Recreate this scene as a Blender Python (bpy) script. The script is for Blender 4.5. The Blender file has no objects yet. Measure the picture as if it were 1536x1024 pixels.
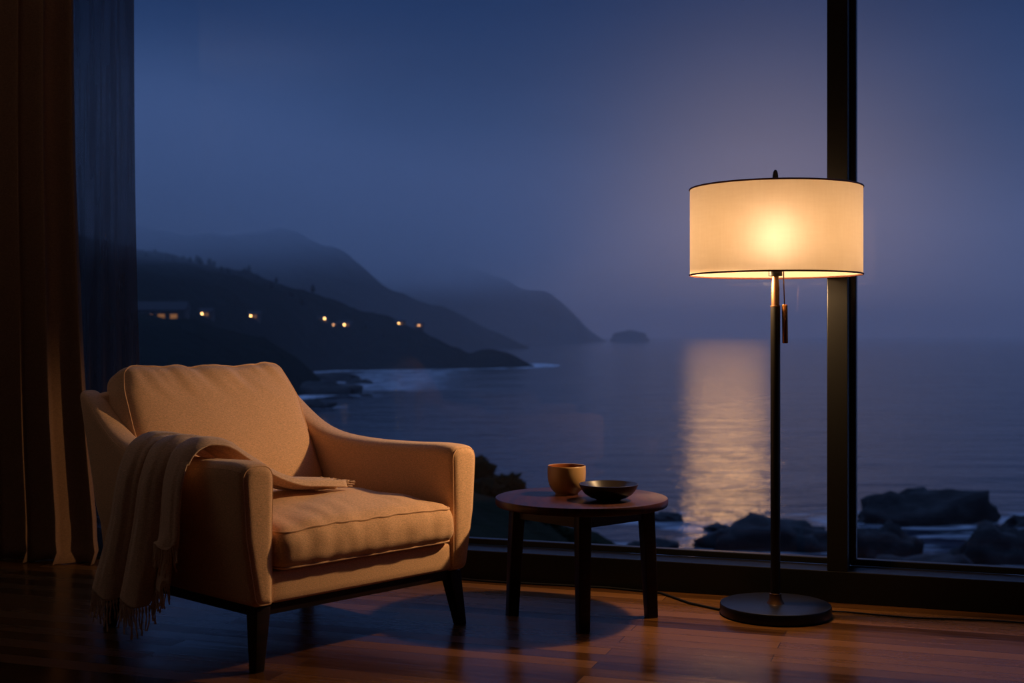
import bpy, bmesh, math, random
from mathutils import Vector, Matrix, noise

random.seed(7)
scene = bpy.context.scene
COL = scene.collection
PI = math.pi
EYE = 1.0            # eye height above the floor
FPX = 1900.0         # focal length in pixels for a 1536 px wide frame
HORIZ = 502.0        # image row of the horizon
SEA = EYE - 25.0     # sea level below the house


def srgb(r, g, b):
    def f(c):
        c /= 255.0
        return c / 12.92 if c <= 0.04045 else ((c + 0.055) / 1.055) ** 2.4
    return (f(r), f(g), f(b), 1.0)


def at(px, py, D):
    """world point seen at a photo pixel at depth D"""
    return Vector(((px - 768.0) / FPX * D, D, EYE - (py - HORIZ) / FPX * D))


def lerp(a, b, t):
    return a + (b - a) * t


def smooth(t):
    t = max(0.0, min(1.0, t))
    return t * t * (3 - 2 * t)


def interp(tab, x):
    if x <= tab[0][0]:
        return tab[0][1]
    for (x0, y0), (x1, y1) in zip(tab, tab[1:]):
        if x <= x1:
            t = (x - x0) / (x1 - x0)
            return lerp(y0, y1, t)
    return tab[-1][1]


def sinterp(tab, x):
    """smooth (Catmull-Rom) interpolation of a table"""
    n = len(tab)
    if x <= tab[0][0]:
        return tab[0][1]
    if x >= tab[-1][0]:
        return tab[-1][1]
    for i in range(n - 1):
        x0, y0 = tab[i]
        x1, y1 = tab[i + 1]
        if x <= x1:
            t = (x - x0) / (x1 - x0)
            h = x1 - x0
            m0 = (y1 - tab[i - 1][1]) / (x1 - tab[i - 1][0]) if i > 0 else (y1 - y0) / h
            m1 = (tab[i + 2][1] - y0) / (tab[i + 2][0] - x0) if i + 2 < n else (y1 - y0) / h
            t2, t3 = t * t, t * t * t
            return (2 * t3 - 3 * t2 + 1) * y0 + (t3 - 2 * t2 + t) * h * m0 + (-2 * t3 + 3 * t2) * y1 + (t3 - t2) * h * m1


# ------------------------------------------------------------------ materials
def newmat(name):
    m = bpy.data.materials.new(name)
    m.use_nodes = True
    nt = m.node_tree
    nt.nodes.clear()
    out = nt.nodes.new('ShaderNodeOutputMaterial')
    return m, nt, out


def N(nt, kind, **kw):
    n = nt.nodes.new(kind)
    for k, v in kw.items():
        setattr(n, k, v)
    return n


def setin(n, **kw):
    for k, v in kw.items():
        n.inputs[k.replace('_', ' ')].default_value = v


def simple(name, col, rough=0.5, metal=0.0, spec=0.5, bump=None, vary=None):
    """principled material; bump=(scale, strength, distance); vary=(scale, amount)"""
    m, nt, out = newmat(name)
    p = N(nt, 'ShaderNodeBsdfPrincipled')
    setin(p, Base_Color=col, Roughness=rough, Metallic=metal)
    p.inputs['Specular IOR Level'].default_value = spec
    nt.links.new(p.outputs[0], out.inputs[0])
    tc = N(nt, 'ShaderNodeTexCoord')
    if bump:
        nz = N(nt, 'ShaderNodeTexNoise')
        setin(nz, Scale=bump[0], Detail=4.0)
        nt.links.new(tc.outputs['Object'], nz.inputs['Vector'])
        b = N(nt, 'ShaderNodeBump')
        setin(b, Strength=bump[1], Distance=bump[2])
        nt.links.new(nz.outputs[0], b.inputs['Height'])
        nt.links.new(b.outputs[0], p.inputs['Normal'])
    if vary:
        nz = N(nt, 'ShaderNodeTexNoise')
        setin(nz, Scale=vary[0], Detail=5.0)
        nt.links.new(tc.outputs['Object'], nz.inputs['Vector'])
        mx = N(nt, 'ShaderNodeMix', data_type='RGBA')
        a = vary[1]
        mx.inputs[6].default_value = (col[0] * (1 - a), col[1] * (1 - a), col[2] * (1 - a), 1)
        mx.inputs[7].default_value = (min(1, col[0] * (1 + a)), min(1, col[1] * (1 + a)), min(1, col[2] * (1 + a)), 1)
        nt.links.new(nz.outputs[0], mx.inputs[0])
        nt.links.new(mx.outputs[2], p.inputs['Base Color'])
    return m


def fabric(name, col, scale=420.0, strength=0.5, dist=0.0012, amt=0.22, sheen=0.25):
    """woven cloth: two crossed thread waves plus slub noise"""
    m, nt, out = newmat(name)
    p = N(nt, 'ShaderNodeBsdfPrincipled')
    setin(p, Roughness=0.9)
    p.inputs['Specular IOR Level'].default_value = 0.15
    p.inputs['Sheen Weight'].default_value = sheen
    p.inputs['Sheen Roughness'].default_value = 0.5
    p.inputs['Sheen Tint'].default_value = (1, 0.9, 0.8, 1)
    nt.links.new(p.outputs[0], out.inputs[0])
    tc = N(nt, 'ShaderNodeTexCoord')
    n1 = N(nt, 'ShaderNodeTexNoise')
    setin(n1, Scale=scale, Detail=2.0)
    nt.links.new(tc.outputs['Object'], n1.inputs['Vector'])
    mp = N(nt, 'ShaderNodeMapping')
    mp.inputs['Scale'].default_value = (1.0, 1.0, 5.0)
    nt.links.new(tc.outputs['Object'], mp.inputs['Vector'])
    n2 = N(nt, 'ShaderNodeTexNoise')
    setin(n2, Scale=scale * 0.35, Detail=3.0)
    nt.links.new(mp.outputs[0], n2.inputs['Vector'])
    add = N(nt, 'ShaderNodeMath', operation='ADD')
    nt.links.new(n1.outputs[0], add.inputs[0])
    nt.links.new(n2.outputs[0], add.inputs[1])
    half = N(nt, 'ShaderNodeMath', operation='MULTIPLY')
    half.inputs[1].default_value = 0.5
    nt.links.new(add.outputs[0], half.inputs[0])
    rg = N(nt, 'ShaderNodeMapRange')
    rg.inputs[1].default_value = 0.35
    rg.inputs[2].default_value = 0.65
    nt.links.new(half.outputs[0], rg.inputs[0])
    mx = N(nt, 'ShaderNodeMix', data_type='RGBA')
    mx.inputs[6].default_value = (col[0] * (1 - amt), col[1] * (1 - amt), col[2] * (1 - amt), 1)
    mx.inputs[7].default_value = (min(1, col[0] * (1 + amt)), min(1, col[1] * (1 + amt)), min(1, col[2] * (1 + amt)), 1)
    nt.links.new(rg.outputs[0], mx.inputs[0])
    nt.links.new(mx.outputs[2], p.inputs['Base Color'])
    b = N(nt, 'ShaderNodeBump')
    setin(b, Strength=strength, Distance=dist)
    nt.links.new(half.outputs[0], b.inputs['Height'])
    nt.links.new(b.outputs[0], p.inputs['Normal'])
    return m


def wood(name, c0, c1, rough=0.35, scale=(3, 3, 22), bump=0.15):
    m, nt, out = newmat(name)
    p = N(nt, 'ShaderNodeBsdfPrincipled')
    setin(p, Roughness=rough)
    p.inputs['Specular IOR Level'].default_value = 0.22
    nt.links.new(p.outputs[0], out.inputs[0])
    tc = N(nt, 'ShaderNodeTexCoord')
    mp = N(nt, 'ShaderNodeMapping')
    mp.inputs['Scale'].default_value = scale
    nt.links.new(tc.outputs['Object'], mp.inputs['Vector'])
    nz = N(nt, 'ShaderNodeTexNoise')
    setin(nz, Scale=3.0, Detail=8.0, Distortion=0.6)
    nt.links.new(mp.outputs[0], nz.inputs['Vector'])
    rp = N(nt, 'ShaderNodeValToRGB')
    rp.color_ramp.elements[0].position = 0.3
    rp.color_ramp.elements[0].color = c0
    rp.color_ramp.elements[1].position = 0.7
    rp.color_ramp.elements[1].color = c1
    nt.links.new(nz.outputs[0], rp.inputs[0])
    nt.links.new(rp.outputs[0], p.inputs['Base Color'])
    b = N(nt, 'ShaderNodeBump')
    setin(b, Strength=bump, Distance=0.002)
    nt.links.new(nz.outputs[0], b.inputs['Height'])
    nt.links.new(b.outputs[0], p.inputs['Normal'])
    return m


def emission(name, col, strength):
    m, nt, out = newmat(name)
    e = N(nt, 'ShaderNodeEmission')
    e.inputs[0].default_value = col
    e.inputs[1].default_value = strength
    nt.links.new(e.outputs[0], out.inputs[0])
    return m


M = {}
M['chair'] = fabric('oatmeal_upholstery', srgb(222, 178, 138), 330, 0.7, 0.0015, 0.22)
M['piping'] = fabric('oatmeal_piping', srgb(226, 182, 142), 500, 0.3, 0.0008, 0.12)
M['throw'] = fabric('wool_throw', srgb(205, 172, 146), 260, 0.7, 0.002, 0.22, 0.4)
M['darkwood'] = wood('dark_walnut', srgb(15, 8, 6), srgb(33, 15, 10), 0.42)
M['tabletop'] = wood('table_walnut', srgb(34, 17, 12), srgb(62, 31, 21), 0.34, (22, 3, 3), 0.12)
M['black'] = simple('matt_black_metal', srgb(15, 13, 11), 0.36, 0.2, 0.35, (300, 0.08, 0.0004))
M['bronze'] = simple('bronze_metal', srgb(88, 60, 40), 0.42, 0.85)
M['brass'] = simple('dark_brass', srgb(142, 92, 48), 0.25, 1.0)
M['frame'] = simple('window_frame_metal', srgb(9, 8, 7), 0.36, 0.0, 0.3, (400, 0.06, 0.0003))
M['wall'] = simple('grey_plaster', srgb(150, 140, 132), 0.85, 0, 0.2, (60, 0.15, 0.002))
M['ceil'] = simple('ceiling_paint', srgb(190, 182, 174), 0.9, 0, 0.2, (60, 0.1, 0.002))
M['curtain'] = fabric('brown_curtain_linen', srgb(138, 104, 80), 240, 0.5, 0.0015, 0.2, 0.1)
M['cup'] = simple('stoneware_tan', srgb(158, 124, 80), 0.35, 0, 0.5, (40, 0.06, 0.001), (14, 0.12))
M['cupin'] = simple('stoneware_brown_glaze', srgb(120, 66, 34), 0.25, 0, 0.5)
M['bowl'] = simple('dark_glazed_stoneware', srgb(30, 24, 19), 0.22, 0, 0.5, (25, 0.08, 0.001), (20, 0.35))
M['cable'] = simple('black_cable', srgb(8, 7, 7), 0.8, 0, 0.2)
M['trim'] = simple('brown_shade_trim', srgb(104, 52, 36), 0.7)
M['rock'] = simple('wet_coast_rock', srgb(22, 21, 20), 0.6, 0, 0.4, (0.6, 0.6, 0.6), (0.4, 0.4))
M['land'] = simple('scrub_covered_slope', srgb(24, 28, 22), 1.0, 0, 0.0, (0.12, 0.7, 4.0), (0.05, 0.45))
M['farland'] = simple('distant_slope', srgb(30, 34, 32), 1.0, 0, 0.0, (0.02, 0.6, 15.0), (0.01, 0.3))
M['shrub'] = simple('dark_coastal_scrub', srgb(26, 32, 18), 0.95, 0, 0.05, (3.0, 0.8, 0.2), (1.2, 0.5))
M['tree'] = simple('dark_conifer', srgb(18, 23, 18), 1.0, 0, 0.0, (0.8, 0.7, 0.6), (0.5, 0.4))
M['bark'] = simple('bark', srgb(44, 34, 28), 0.95)
M['hwall'] = simple('house_siding', srgb(48, 44, 40), 0.85)
M['hroof'] = simple('house_roof', srgb(44, 42, 42), 0.9)
M['bulb'] = emission('lamp_bulb_glow', (1.0, 0.63, 0.33, 1), 175.0)
M['porch'] = emission('lit_porch_lamp', (1.0, 0.50, 0.16, 1), 17.0)
M['porchdim'] = emission('dim_porch_lamp', (1.0, 0.46, 0.18, 1), 5.0)
M['litwin'] = emission('warm_lit_window', (1.0, 0.42, 0.14, 1), 0.22)
for k in ('porch', 'porchdim', 'litwin'):
    M[k].cycles.emission_sampling = 'NONE'


def shade_mat():
    m, nt, out = newmat('linen_lamp_shade')
    tc = N(nt, 'ShaderNodeTexCoord')

    def streak(sc, s):
        mp = N(nt, 'ShaderNodeMapping')
        mp.inputs['Scale'].default_value = sc
        nt.links.new(tc.outputs['Object'], mp.inputs['Vector'])
        nz = N(nt, 'ShaderNodeTexNoise')
        setin(nz, Scale=s, Detail=4.0)
        nt.links.new(mp.outputs[0], nz.inputs['Vector'])
        return nz
    a = streak((1, 1, 0.12), 110)
    c = streak((0.12, 0.12, 1), 130)
    ad = N(nt, 'ShaderNodeMath', operation='ADD')
    nt.links.new(a.outputs[0], ad.inputs[0])
    nt.links.new(c.outputs[0], ad.inputs[1])
    rg = N(nt, 'ShaderNodeMapRange')
    rg.inputs[1].default_value = 0.7
    rg.inputs[2].default_value = 1.3
    nt.links.new(ad.outputs[0], rg.inputs[0])
    mx = N(nt, 'ShaderNodeMix', data_type='RGBA')
    mx.inputs[6].default_value = (0.53, 0.42, 0.29, 1)
    mx.inputs[7].default_value = (0.62, 0.51, 0.37, 1)
    nt.links.new(rg.outputs[0], mx.inputs[0])
    tr = N(nt, 'ShaderNodeBsdfTranslucent')
    nt.links.new(mx.outputs[2], tr.inputs[0])
    df = N(nt, 'ShaderNodeBsdfDiffuse')
    df.inputs[0].default_value = (0.80, 0.70, 0.54, 1)
    s1 = N(nt, 'ShaderNodeMixShader')
    s1.inputs[0].default_value = 0.66
    nt.links.new(tr.outputs[0], s1.inputs[1])
    nt.links.new(df.outputs[0], s1.inputs[2])
    rf = N(nt, 'ShaderNodeBsdfRefraction')
    rf.inputs['Roughness'].default_value = 1.0
    rf.inputs['IOR'].default_value = 1.4
    rf.inputs['Color'].default_value = (0.8, 0.78, 0.82, 1)
    s2 = N(nt, 'ShaderNodeMixShader')
    s2.inputs[0].default_value = 0.026
    nt.links.new(s1.outputs[0], s2.inputs[1])
    nt.links.new(rf.outputs[0], s2.inputs[2])
    nt.links.new(s2.outputs[0], out.inputs[0])
    return m


M['shade'] = shade_mat()


def glass_mat():
    """float glass with a faint film of sea mist: clear transmission, sharp and blurred reflection"""
    m, nt, out = newmat('misted_window_glass')
    tr = N(nt, 'ShaderNodeBsdfTransparent')
    tr.inputs[0].default_value = (0.97, 0.98, 1.0, 1)
    g1 = N(nt, 'ShaderNodeBsdfGlossy')
    g1.inputs['Roughness'].default_value = 0.0
    g2 = N(nt, 'ShaderNodeBsdfGlossy')
    g2.inputs['Roughness'].default_value = 0.55
    a = N(nt, 'ShaderNodeMixShader')
    a.inputs[0].default_value = 0.0
    nt.links.new(g1.outputs[0], a.inputs[1])
    nt.links.new(g2.outputs[0], a.inputs[2])
    b = N(nt, 'ShaderNodeMixShader')
    b.inputs[0].default_value = 0.012
    nt.links.new(tr.outputs[0], b.inputs[1])
    nt.links.new(a.outputs[0], b.inputs[2])
    nt.links.new(b.outputs[0], out.inputs[0])
    return m


M['glass'] = glass_mat()


def sheer_mat():
    m, nt, out = newmat('sheer_voile')
    tr = N(nt, 'ShaderNodeBsdfTransparent')
    df = N(nt, 'ShaderNodeBsdfDiffuse')
    df.inputs[0].default_value = srgb(84, 66, 58)
    tl = N(nt, 'ShaderNodeBsdfTranslucent')
    tl.inputs[0].default_value = srgb(78, 70, 70)
    a = N(nt, 'ShaderNodeMixShader')
    a.inputs[0].default_value = 0.5
    nt.links.new(df.outputs[0], a.inputs[1])
    nt.links.new(tl.outputs[0], a.inputs[2])
    tc = N(nt, 'ShaderNodeTexCoord')
    mp = N(nt, 'ShaderNodeMapping')
    mp.inputs['Scale'].default_value = (1, 1, 0.05)
    nt.links.new(tc.outputs['Object'], mp.inputs['Vector'])
    nz = N(nt, 'ShaderNodeTexNoise')
    setin(nz, Scale=40.0, Detail=3.0)
    nt.links.new(mp.outputs[0], nz.inputs['Vector'])
    rg = N(nt, 'ShaderNodeMapRange')
    rg.inputs[3].default_value = 0.72
    rg.inputs[4].default_value = 0.95
    nt.links.new(nz.outputs[0], rg.inputs[0])
    b = N(nt, 'ShaderNodeMixShader')
    nt.links.new(rg.outputs[0], b.inputs[0])
    nt.links.new(tr.outputs[0], b.inputs[1])
    nt.links.new(a.outputs[0], b.inputs[2])
    nt.links.new(b.outputs[0], out.inputs[0])
    return m


M['sheer'] = sheer_mat()


def floor_mat():
    m, nt, out = newmat('dark_oak_planks')
    p = N(nt, 'ShaderNodeBsdfPrincipled')
    p.inputs['Specular IOR Level'].default_value = 0.27
    nt.links.new(p.outputs[0], out.inputs[0])
    tc = N(nt, 'ShaderNodeTexCoord')
    br = N(nt, 'ShaderNodeTexBrick')
    br.offset = 0.37
    br.inputs['Scale'].default_value = 1.0
    br.inputs['Brick Width'].default_value = 1.35
    br.inputs['Row Height'].default_value = 0.085
    br.inputs['Mortar Size'].default_value = 0.0014
    br.inputs['Mortar Smooth'].default_value = 0.3
    br.inputs['Color1'].default_value = (0.0, 0.0, 0.0, 1)
    br.inputs['Color2'].default_value = (1, 1, 1, 1)
    br.inputs['Mortar'].default_value = (0.5, 0.5, 0.5, 1)
    nt.links.new(tc.outputs['Object'], br.inputs['Vector'])
    mp = N(nt, 'ShaderNodeMapping')
    mp.inputs['Scale'].default_value = (1.4, 16, 1)
    nt.links.new(tc.outputs['Object'], mp.inputs['Vector'])
    nz = N(nt, 'ShaderNodeTexNoise')
    setin(nz, Scale=2.2, Detail=9.0, Roughness=0.62, Distortion=0.5)
    nt.links.new(mp.outputs[0], nz.inputs['Vector'])
    # plank tone + grain
    t1 = N(nt, 'ShaderNodeMath', operation='MULTIPLY')
    t1.inputs[1].default_value = 0.6
    nt.links.new(br.outputs['Color'], t1.inputs[0])
    t2 = N(nt, 'ShaderNodeMath', operation='MULTIPLY_ADD')
    t2.inputs[1].default_value = 0.75
    nt.links.new(nz.outputs[0], t2.inputs[0])
    nt.links.new(t1.outputs[0], t2.inputs[2])
    rp = N(nt, 'ShaderNodeValToRGB')
    rp.color_ramp.elements[0].position = 0.25
    rp.color_ramp.elements[0].color = srgb(38, 20, 10)
    rp.color_ramp.elements[1].position = 1.0
    rp.color_ramp.elements[1].color = srgb(108, 70, 30)
    nt.links.new(t2.outputs[0], rp.inputs[0])
    seam = N(nt, 'ShaderNodeMix', data_type='RGBA')
    seam.inputs[7].default_value = srgb(22, 12, 8)
    nt.links.new(br.outputs['Fac'], seam.inputs[0])
    nt.links.new(rp.outputs[0], seam.inputs[6])
    nt.links.new(seam.outputs[2], p.inputs['Base Color'])
    rr = N(nt, 'ShaderNodeMapRange')
    rr.inputs[3].default_value = 0.11
    rr.inputs[4].default_value = 0.36
    rr.inputs[1].default_value = 0.2
    rr.inputs[2].default_value = 1.1
    nt.links.new(t2.outputs[0], rr.inputs[0])
    nt.links.new(rr.outputs[0], p.inputs['Roughness'])
    inv = N(nt, 'ShaderNodeMath', operation='MULTIPLY_ADD')
    inv.inputs[1].default_value = -1.5
    nt.links.new(br.outputs['Fac'], inv.inputs[0])
    nt.links.new(nz.outputs[0], inv.inputs[2])
    b = N(nt, 'ShaderNodeBump')
    setin(b, Strength=0.2, Distance=0.003)
    nt.links.new(inv.outputs[0], b.inputs['Height'])
    nt.links.new(b.outputs[0], p.inputs['Normal'])
    return m


M['floor'] = floor_mat()


def sea_mat():
    m, nt, out = newmat('dusk_sea_water')
    tc = N(nt, 'ShaderNodeTexCoord')
    body = N(nt, 'ShaderNodeBsdfDiffuse')
    body.inputs[0].default_value = (0.010, 0.020, 0.036, 1)
    gl = N(nt, 'ShaderNodeBsdfGlossy', distribution='BECKMANN')
    gl.inputs['Roughness'].default_value = 0.12
    fr = N(nt, 'ShaderNodeFresnel')
    fr.inputs['IOR'].default_value = 1.33
    p = N(nt, 'ShaderNodeMixShader')
    nt.links.new(fr.outputs[0], p.inputs[0])
    nt.links.new(body.outputs[0], p.inputs[1])
    nt.links.new(gl.outputs[0], p.inputs[2])

    def nz(sc, scale, det, dist=0.0):
        mp = N(nt, 'ShaderNodeMapping')
        mp.inputs['Scale'].default_value = sc
        mp.inputs['Rotation'].default_value = (0, 0, math.radians(-8))
        nt.links.new(tc.outputs['Object'], mp.inputs['Vector'])
        n = N(nt, 'ShaderNodeTexNoise')
        setin(n, Scale=scale, Detail=det, Distortion=dist)
        nt.links.new(mp.outputs[0], n.inputs['Vector'])
        return n
    a = nz((0.35, 1, 1), 0.085, 3.0, 0.3)
    c = nz((0.6, 1, 1), 0.55, 4.0, 0.4)
    ma = N(nt, 'ShaderNodeMath', operation='MULTIPLY_ADD')
    ma.inputs[1].default_value = 5.0
    nt.links.new(a.outputs[0], ma.inputs[0])
    mc = N(nt, 'ShaderNodeMath', operation='MULTIPLY')
    mc.inputs[1].default_value = 1.3
    nt.links.new(c.outputs[0], mc.inputs[0])
    nt.links.new(mc.outputs[0], ma.inputs[2])
    b = N(nt, 'ShaderNodeBump')
    setin(b, Strength=1.0, Distance=0.115)
    nt.links.new(ma.outputs[0], b.inputs['Height'])
    nt.links.new(b.outputs[0], gl.inputs['Normal'])
    nt.links.new(b.outputs[0], fr.inputs['Normal'])
    # calm slicks and wind-ruffled streaks
    k = nz((0.22, 1, 1), 0.06, 4.0, 0.5)
    kr = N(nt, 'ShaderNodeMapRange')
    kr.inputs[1].default_value = 0.40
    kr.inputs[2].default_value = 0.62
    kr.inputs[3].default_value = 0.05
    kr.inputs[4].default_value = 0.15
    nt.links.new(k.outputs[0], kr.inputs[0])
    nt.links.new(kr.outputs[0], gl.inputs['Roughness'])
    fo = N(nt, 'ShaderNodeBsdfDiffuse')
    fo.inputs[0].default_value = (0.72, 0.76, 0.8, 1)
    at_ = N(nt, 'ShaderNodeAttribute', attribute_name='foam')
    f = nz((0.45, 1, 1), 0.22, 5.0, 0.8)
    s = N(nt, 'ShaderNodeMath', operation='ADD')
    nt.links.new(at_.outputs['Fac'], s.inputs[0])
    nt.links.new(f.outputs[0], s.inputs[1])
    rg = N(nt, 'ShaderNodeMapRange')
    rg.inputs[1].default_value = 0.86
    rg.inputs[2].default_value = 1.3
    nt.links.new(s.outputs[0], rg.inputs[0])
    mx = N(nt, 'ShaderNodeMixShader')
    nt.links.new(rg.outputs[0], mx.inputs[0])
    nt.links.new(p.outputs[0], mx.inputs[1])
    nt.links.new(fo.outputs[0], mx.inputs[2])
    nt.links.new(mx.outputs[0], out.inputs[0])
    return m


M['sea'] = sea_mat()


def fog_mat(name, density, aniso, col):
    m, nt, out = newmat(name)
    v = N(nt, 'ShaderNodeVolumeScatter')
    v.inputs['Color'].default_value = col
    v.inputs['Density'].default_value = density
    v.inputs['Anisotropy'].default_value = aniso
    nt.links.new(v.outputs[0], out.inputs['Volume'])
    return m


# ------------------------------------------------------------------ mesh helpers
class MB:
    def __init__(self):
        self.v, self.f = [], []

    def add(self, vs, fs):
        o = len(self.v)
        self.v += [tuple(p) for p in vs]
        self.f += [tuple(i + o for i in f) for f in fs]

    def box(self, x0, x1, y0, y1, z0, z1):
        self.add([(x0, y0, z0), (x1, y0, z0), (x1, y1, z0), (x0, y1, z0), (x0, y0, z1), (x1, y0, z1), (x1, y1, z1), (x0, y1, z1)],
                 [(0, 3, 2, 1), (4, 5, 6, 7), (0, 1, 5, 4), (1, 2, 6, 5), (2, 3, 7, 6), (3, 0, 4, 7)])

    def lathe(self, prof, seg=48, cx=0, cy=0, close=False):
        """prof: (r, z) list, r may be 0 at the ends"""
        rings, vs, fs = [], [], []
        for r, z in prof:
            if r <= 1e-6:
                rings.append([len(vs)])
                vs.append((cx, cy, z))
            else:
                rings.append(list(range(len(vs), len(vs) + seg)))
                vs += [(cx + r * math.cos(2 * PI * i / seg), cy + r * math.sin(2 * PI * i / seg), z) for i in range(seg)]
        pr = list(zip(rings, rings[1:]))
        if close:
            pr.append((rings[-1], rings[0]))
        for a, b in pr:
            for i in range(seg):
                j = (i + 1) % seg
                if len(a) == 1 and len(b) == 1:
                    continue
                if len(a) == 1:
                    fs.append((a[0], b[j], b[i]))
                elif len(b) == 1:
                    fs.append((a[i], a[j], b[0]))
                else:
                    fs.append((a[i], a[j], b[j], b[i]))
        self.add(vs, fs)

    def tube(self, pts, rad, seg=8, closed=False):
        pts = [Vector(p) for p in pts]
        n = len(pts)
        rads = rad if isinstance(rad, (list, tuple)) else [rad] * n
        vs, fs = [], []
        up = Vector((0.3, 0.2, 1)).normalized()
        prev = None
        for i, p in enumerate(pts):
            a = pts[(i - 1) % n] if (closed or i > 0) else p
            b = pts[(i + 1) % n] if (closed or i < n - 1) else p
            t = (b - a)
            t = t.normalized() if t.length > 1e-9 else Vector((0, 0, 1))
            if prev is None:
                x = t.cross(up)
                if x.length < 1e-3:
                    x = t.cross(Vector((1, 0, 0)))
            else:
                x = prev - t * prev.dot(t)
            x.normalize()
            prev = x
            y = t.cross(x)
            for k in range(seg):
                a_ = 2 * PI * k / seg
                vs.append(p + (x * math.cos(a_) + y * math.sin(a_)) * rads[i])
        for i in range(n if closed else n - 1):
            for k in range(seg):
                a0 = i * seg + k
                a1 = i * seg + (k + 1) % seg
                b0 = ((i + 1) % n) * seg + k
                b1 = ((i + 1) % n) * seg + (k + 1) % seg
                fs.append((a0, a1, b1, b0))
        if not closed:
            fs.append(tuple(range(seg - 1, -1, -1)))
            fs.append(tuple((n - 1) * seg + k for k in range(seg)))
        self.add(vs, fs)

    def loft(self, loops, cap=True):
        m = len(loops[0])
        vs = [p for l in loops for p in l]
        fs = []
        for i in range(len(loops) - 1):
            for k in range(m):
                fs.append((i * m + k, i * m + (k + 1) % m, (i + 1) * m + (k + 1) % m, (i + 1) * m + k))
        if cap:
            fs.append(tuple(range(m - 1, -1, -1)))
            fs.append(tuple((len(loops) - 1) * m + k for k in range(m)))
        self.add(vs, fs)

    def grid(self, fn, nu, nv):
        vs = [fn(i / (nu - 1), j / (nv - 1)) for i in range(nu) for j in range(nv)]
        fs = [(i * nv + j, (i + 1) * nv + j, (i + 1) * nv + j + 1, i * nv + j + 1) for i in range(nu - 1) for j in range(nv - 1)]
        self.add(vs, fs)

    def rbox(self, h, r, n=(20, 20, 8), fn=None):
        """rounded box (half sizes h, corner radius r), deformed by fn(x, y, z)"""
        bm = bmesh.new()
        vd, fs, vs = {}, [], []

        def key(p):
            k = (round(p[0], 5), round(p[1], 5), round(p[2], 5))
            if k not in vd:
                vd[k] = len(vs)
                vs.append(p)
            return vd[k]
        nx, ny, nz = n

        def ax(i, m):
            t = 2.0 * i / m - 1
            return math.copysign(abs(t) ** 0.8, t)
        for a, b, c, (na, nb) in ((0, 1, 2, (nx, ny)), (1, 2, 0, (ny, nz)), (2, 0, 1, (nz, nx))):
            for s in (-1, 1):
                for i in range(na):
                    for j in range(nb):
                        q = []
                        for di, dj in ((0, 0), (1, 0), (1, 1), (0, 1)):
                            p = [0, 0, 0]
                            p[a] = ax(i + di, na)
                            p[b] = ax(j + dj, nb)
                            p[c] = s
                            q.append(key(tuple(p)))
                        fs.append(tuple(q if s > 0 else q[::-1]))
        bm.free()
        res = []
        for p in vs:
            w = Vector((p[0] * h[0], p[1] * h[1], p[2] * h[2]))
            inner = Vector([max(-(h[k] - r), min(h[k] - r, w[k])) for k in range(3)])
            # push corner band onto the rounded surface
            d = w - inner
            if d.length > 1e-9:
                e = Vector([d[k] / r for k in range(3)])
                mx = max(abs(e[0]), abs(e[1]), abs(e[2]))
                d = d.normalized() * r * mx
            q = inner + d
            res.append(fn(*q) if fn else tuple(q))
        self.add(res, fs)

    def build(self, name, mat, parent=None, smooth_ang=40, recalc=True):
        me = bpy.data.meshes.new(name)
        me.from_pydata([tuple(p) for p in self.v], [], self.f)
        bm = bmesh.new()
        bm.from_mesh(me)
        if recalc:
            bmesh.ops.recalc_face_normals(bm, faces=bm.faces)
        for f in bm.faces:
            f.smooth = smooth_ang > 0
        if smooth_ang > 0:
            la = math.radians(smooth_ang)
            for e in bm.edges:
                if len(e.link_faces) == 2 and e.calc_face_angle(0) > la:
                    e.smooth = False
        bm.to_mesh(me)
        bm.free()
        o = bpy.data.objects.new(name, me)
        COL.objects.link(o)
        if mat:
            me.materials.append(mat)
        if parent:
            o.parent = parent
        return o


def tag(o, label=None, cat=None, group=None, kind=None):
    if label:
        o['label'] = label
    if cat:
        o['category'] = cat
    if group:
        o['group'] = group
    if kind:
        o['kind'] = kind
    return o


def thing(name, loc, rz, label, cat, group=None, kind=None):
    o = bpy.data.objects.new(name, None)
    COL.objects.link(o)
    o.empty_display_size = 0.1
    o.location = loc
    o.rotation_euler = (0, 0, rz)
    return tag(o, label, cat, group, kind)


def mod_solid(o, t, off=0.0):
    m = o.modifiers.new('thickness', 'SOLIDIFY')
    m.thickness = t
    m.offset = off
    return o


def rounded_poly(corners, k=5):
    """corners: (x, y, radius) -> loop of points"""
    out = []
    n = len(corners)
    for i in range(n):
        p = Vector(corners[i][:2])
        a = Vector(corners[i - 1][:2])
        b = Vector(corners[(i + 1) % n][:2])
        r = corners[i][2]
        da, db = (a - p), (b - p)
        la, lb = da.length, db.length
        da.normalize()
        db.normalize()
        ang = da.angle(db)
        t = min(r / math.tan(ang / 2), la * 0.45, lb * 0.45)
        p0, p1 = p + da * t, p + db * t
        for j in range(k + 1):
            s = j / k
            q = p0 * (1 - s) ** 2 + p * 2 * s * (1 - s) + p1 * s * s
            out.append((q.x, q.y))
    return out


# ------------------------------------------------------------------ room frame
# the window wall runs obliquely across the view
P0 = Vector((-0.186, 5.20))
ANG = math.radians(-18.7)
WD = Vector((math.cos(ANG), math.sin(ANG)))       # along the window wall, to the right
ND = Vector((math.sin(ANG), -math.cos(ANG)))      # into the room


def room(t, d, z=0.0):
    q = P0 + WD * t + ND * d
    return Vector((q.x, q.y, z))


def room_obj(o):
    """objects built in (t, -d, z) room coordinates"""
    o.location = (P0.x, P0.y, 0)
    o.rotation_euler = (0, 0, ANG)
    return o


TL, TR, DB, ZC = -3.1, 4.2, 6.6, 2.85


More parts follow.
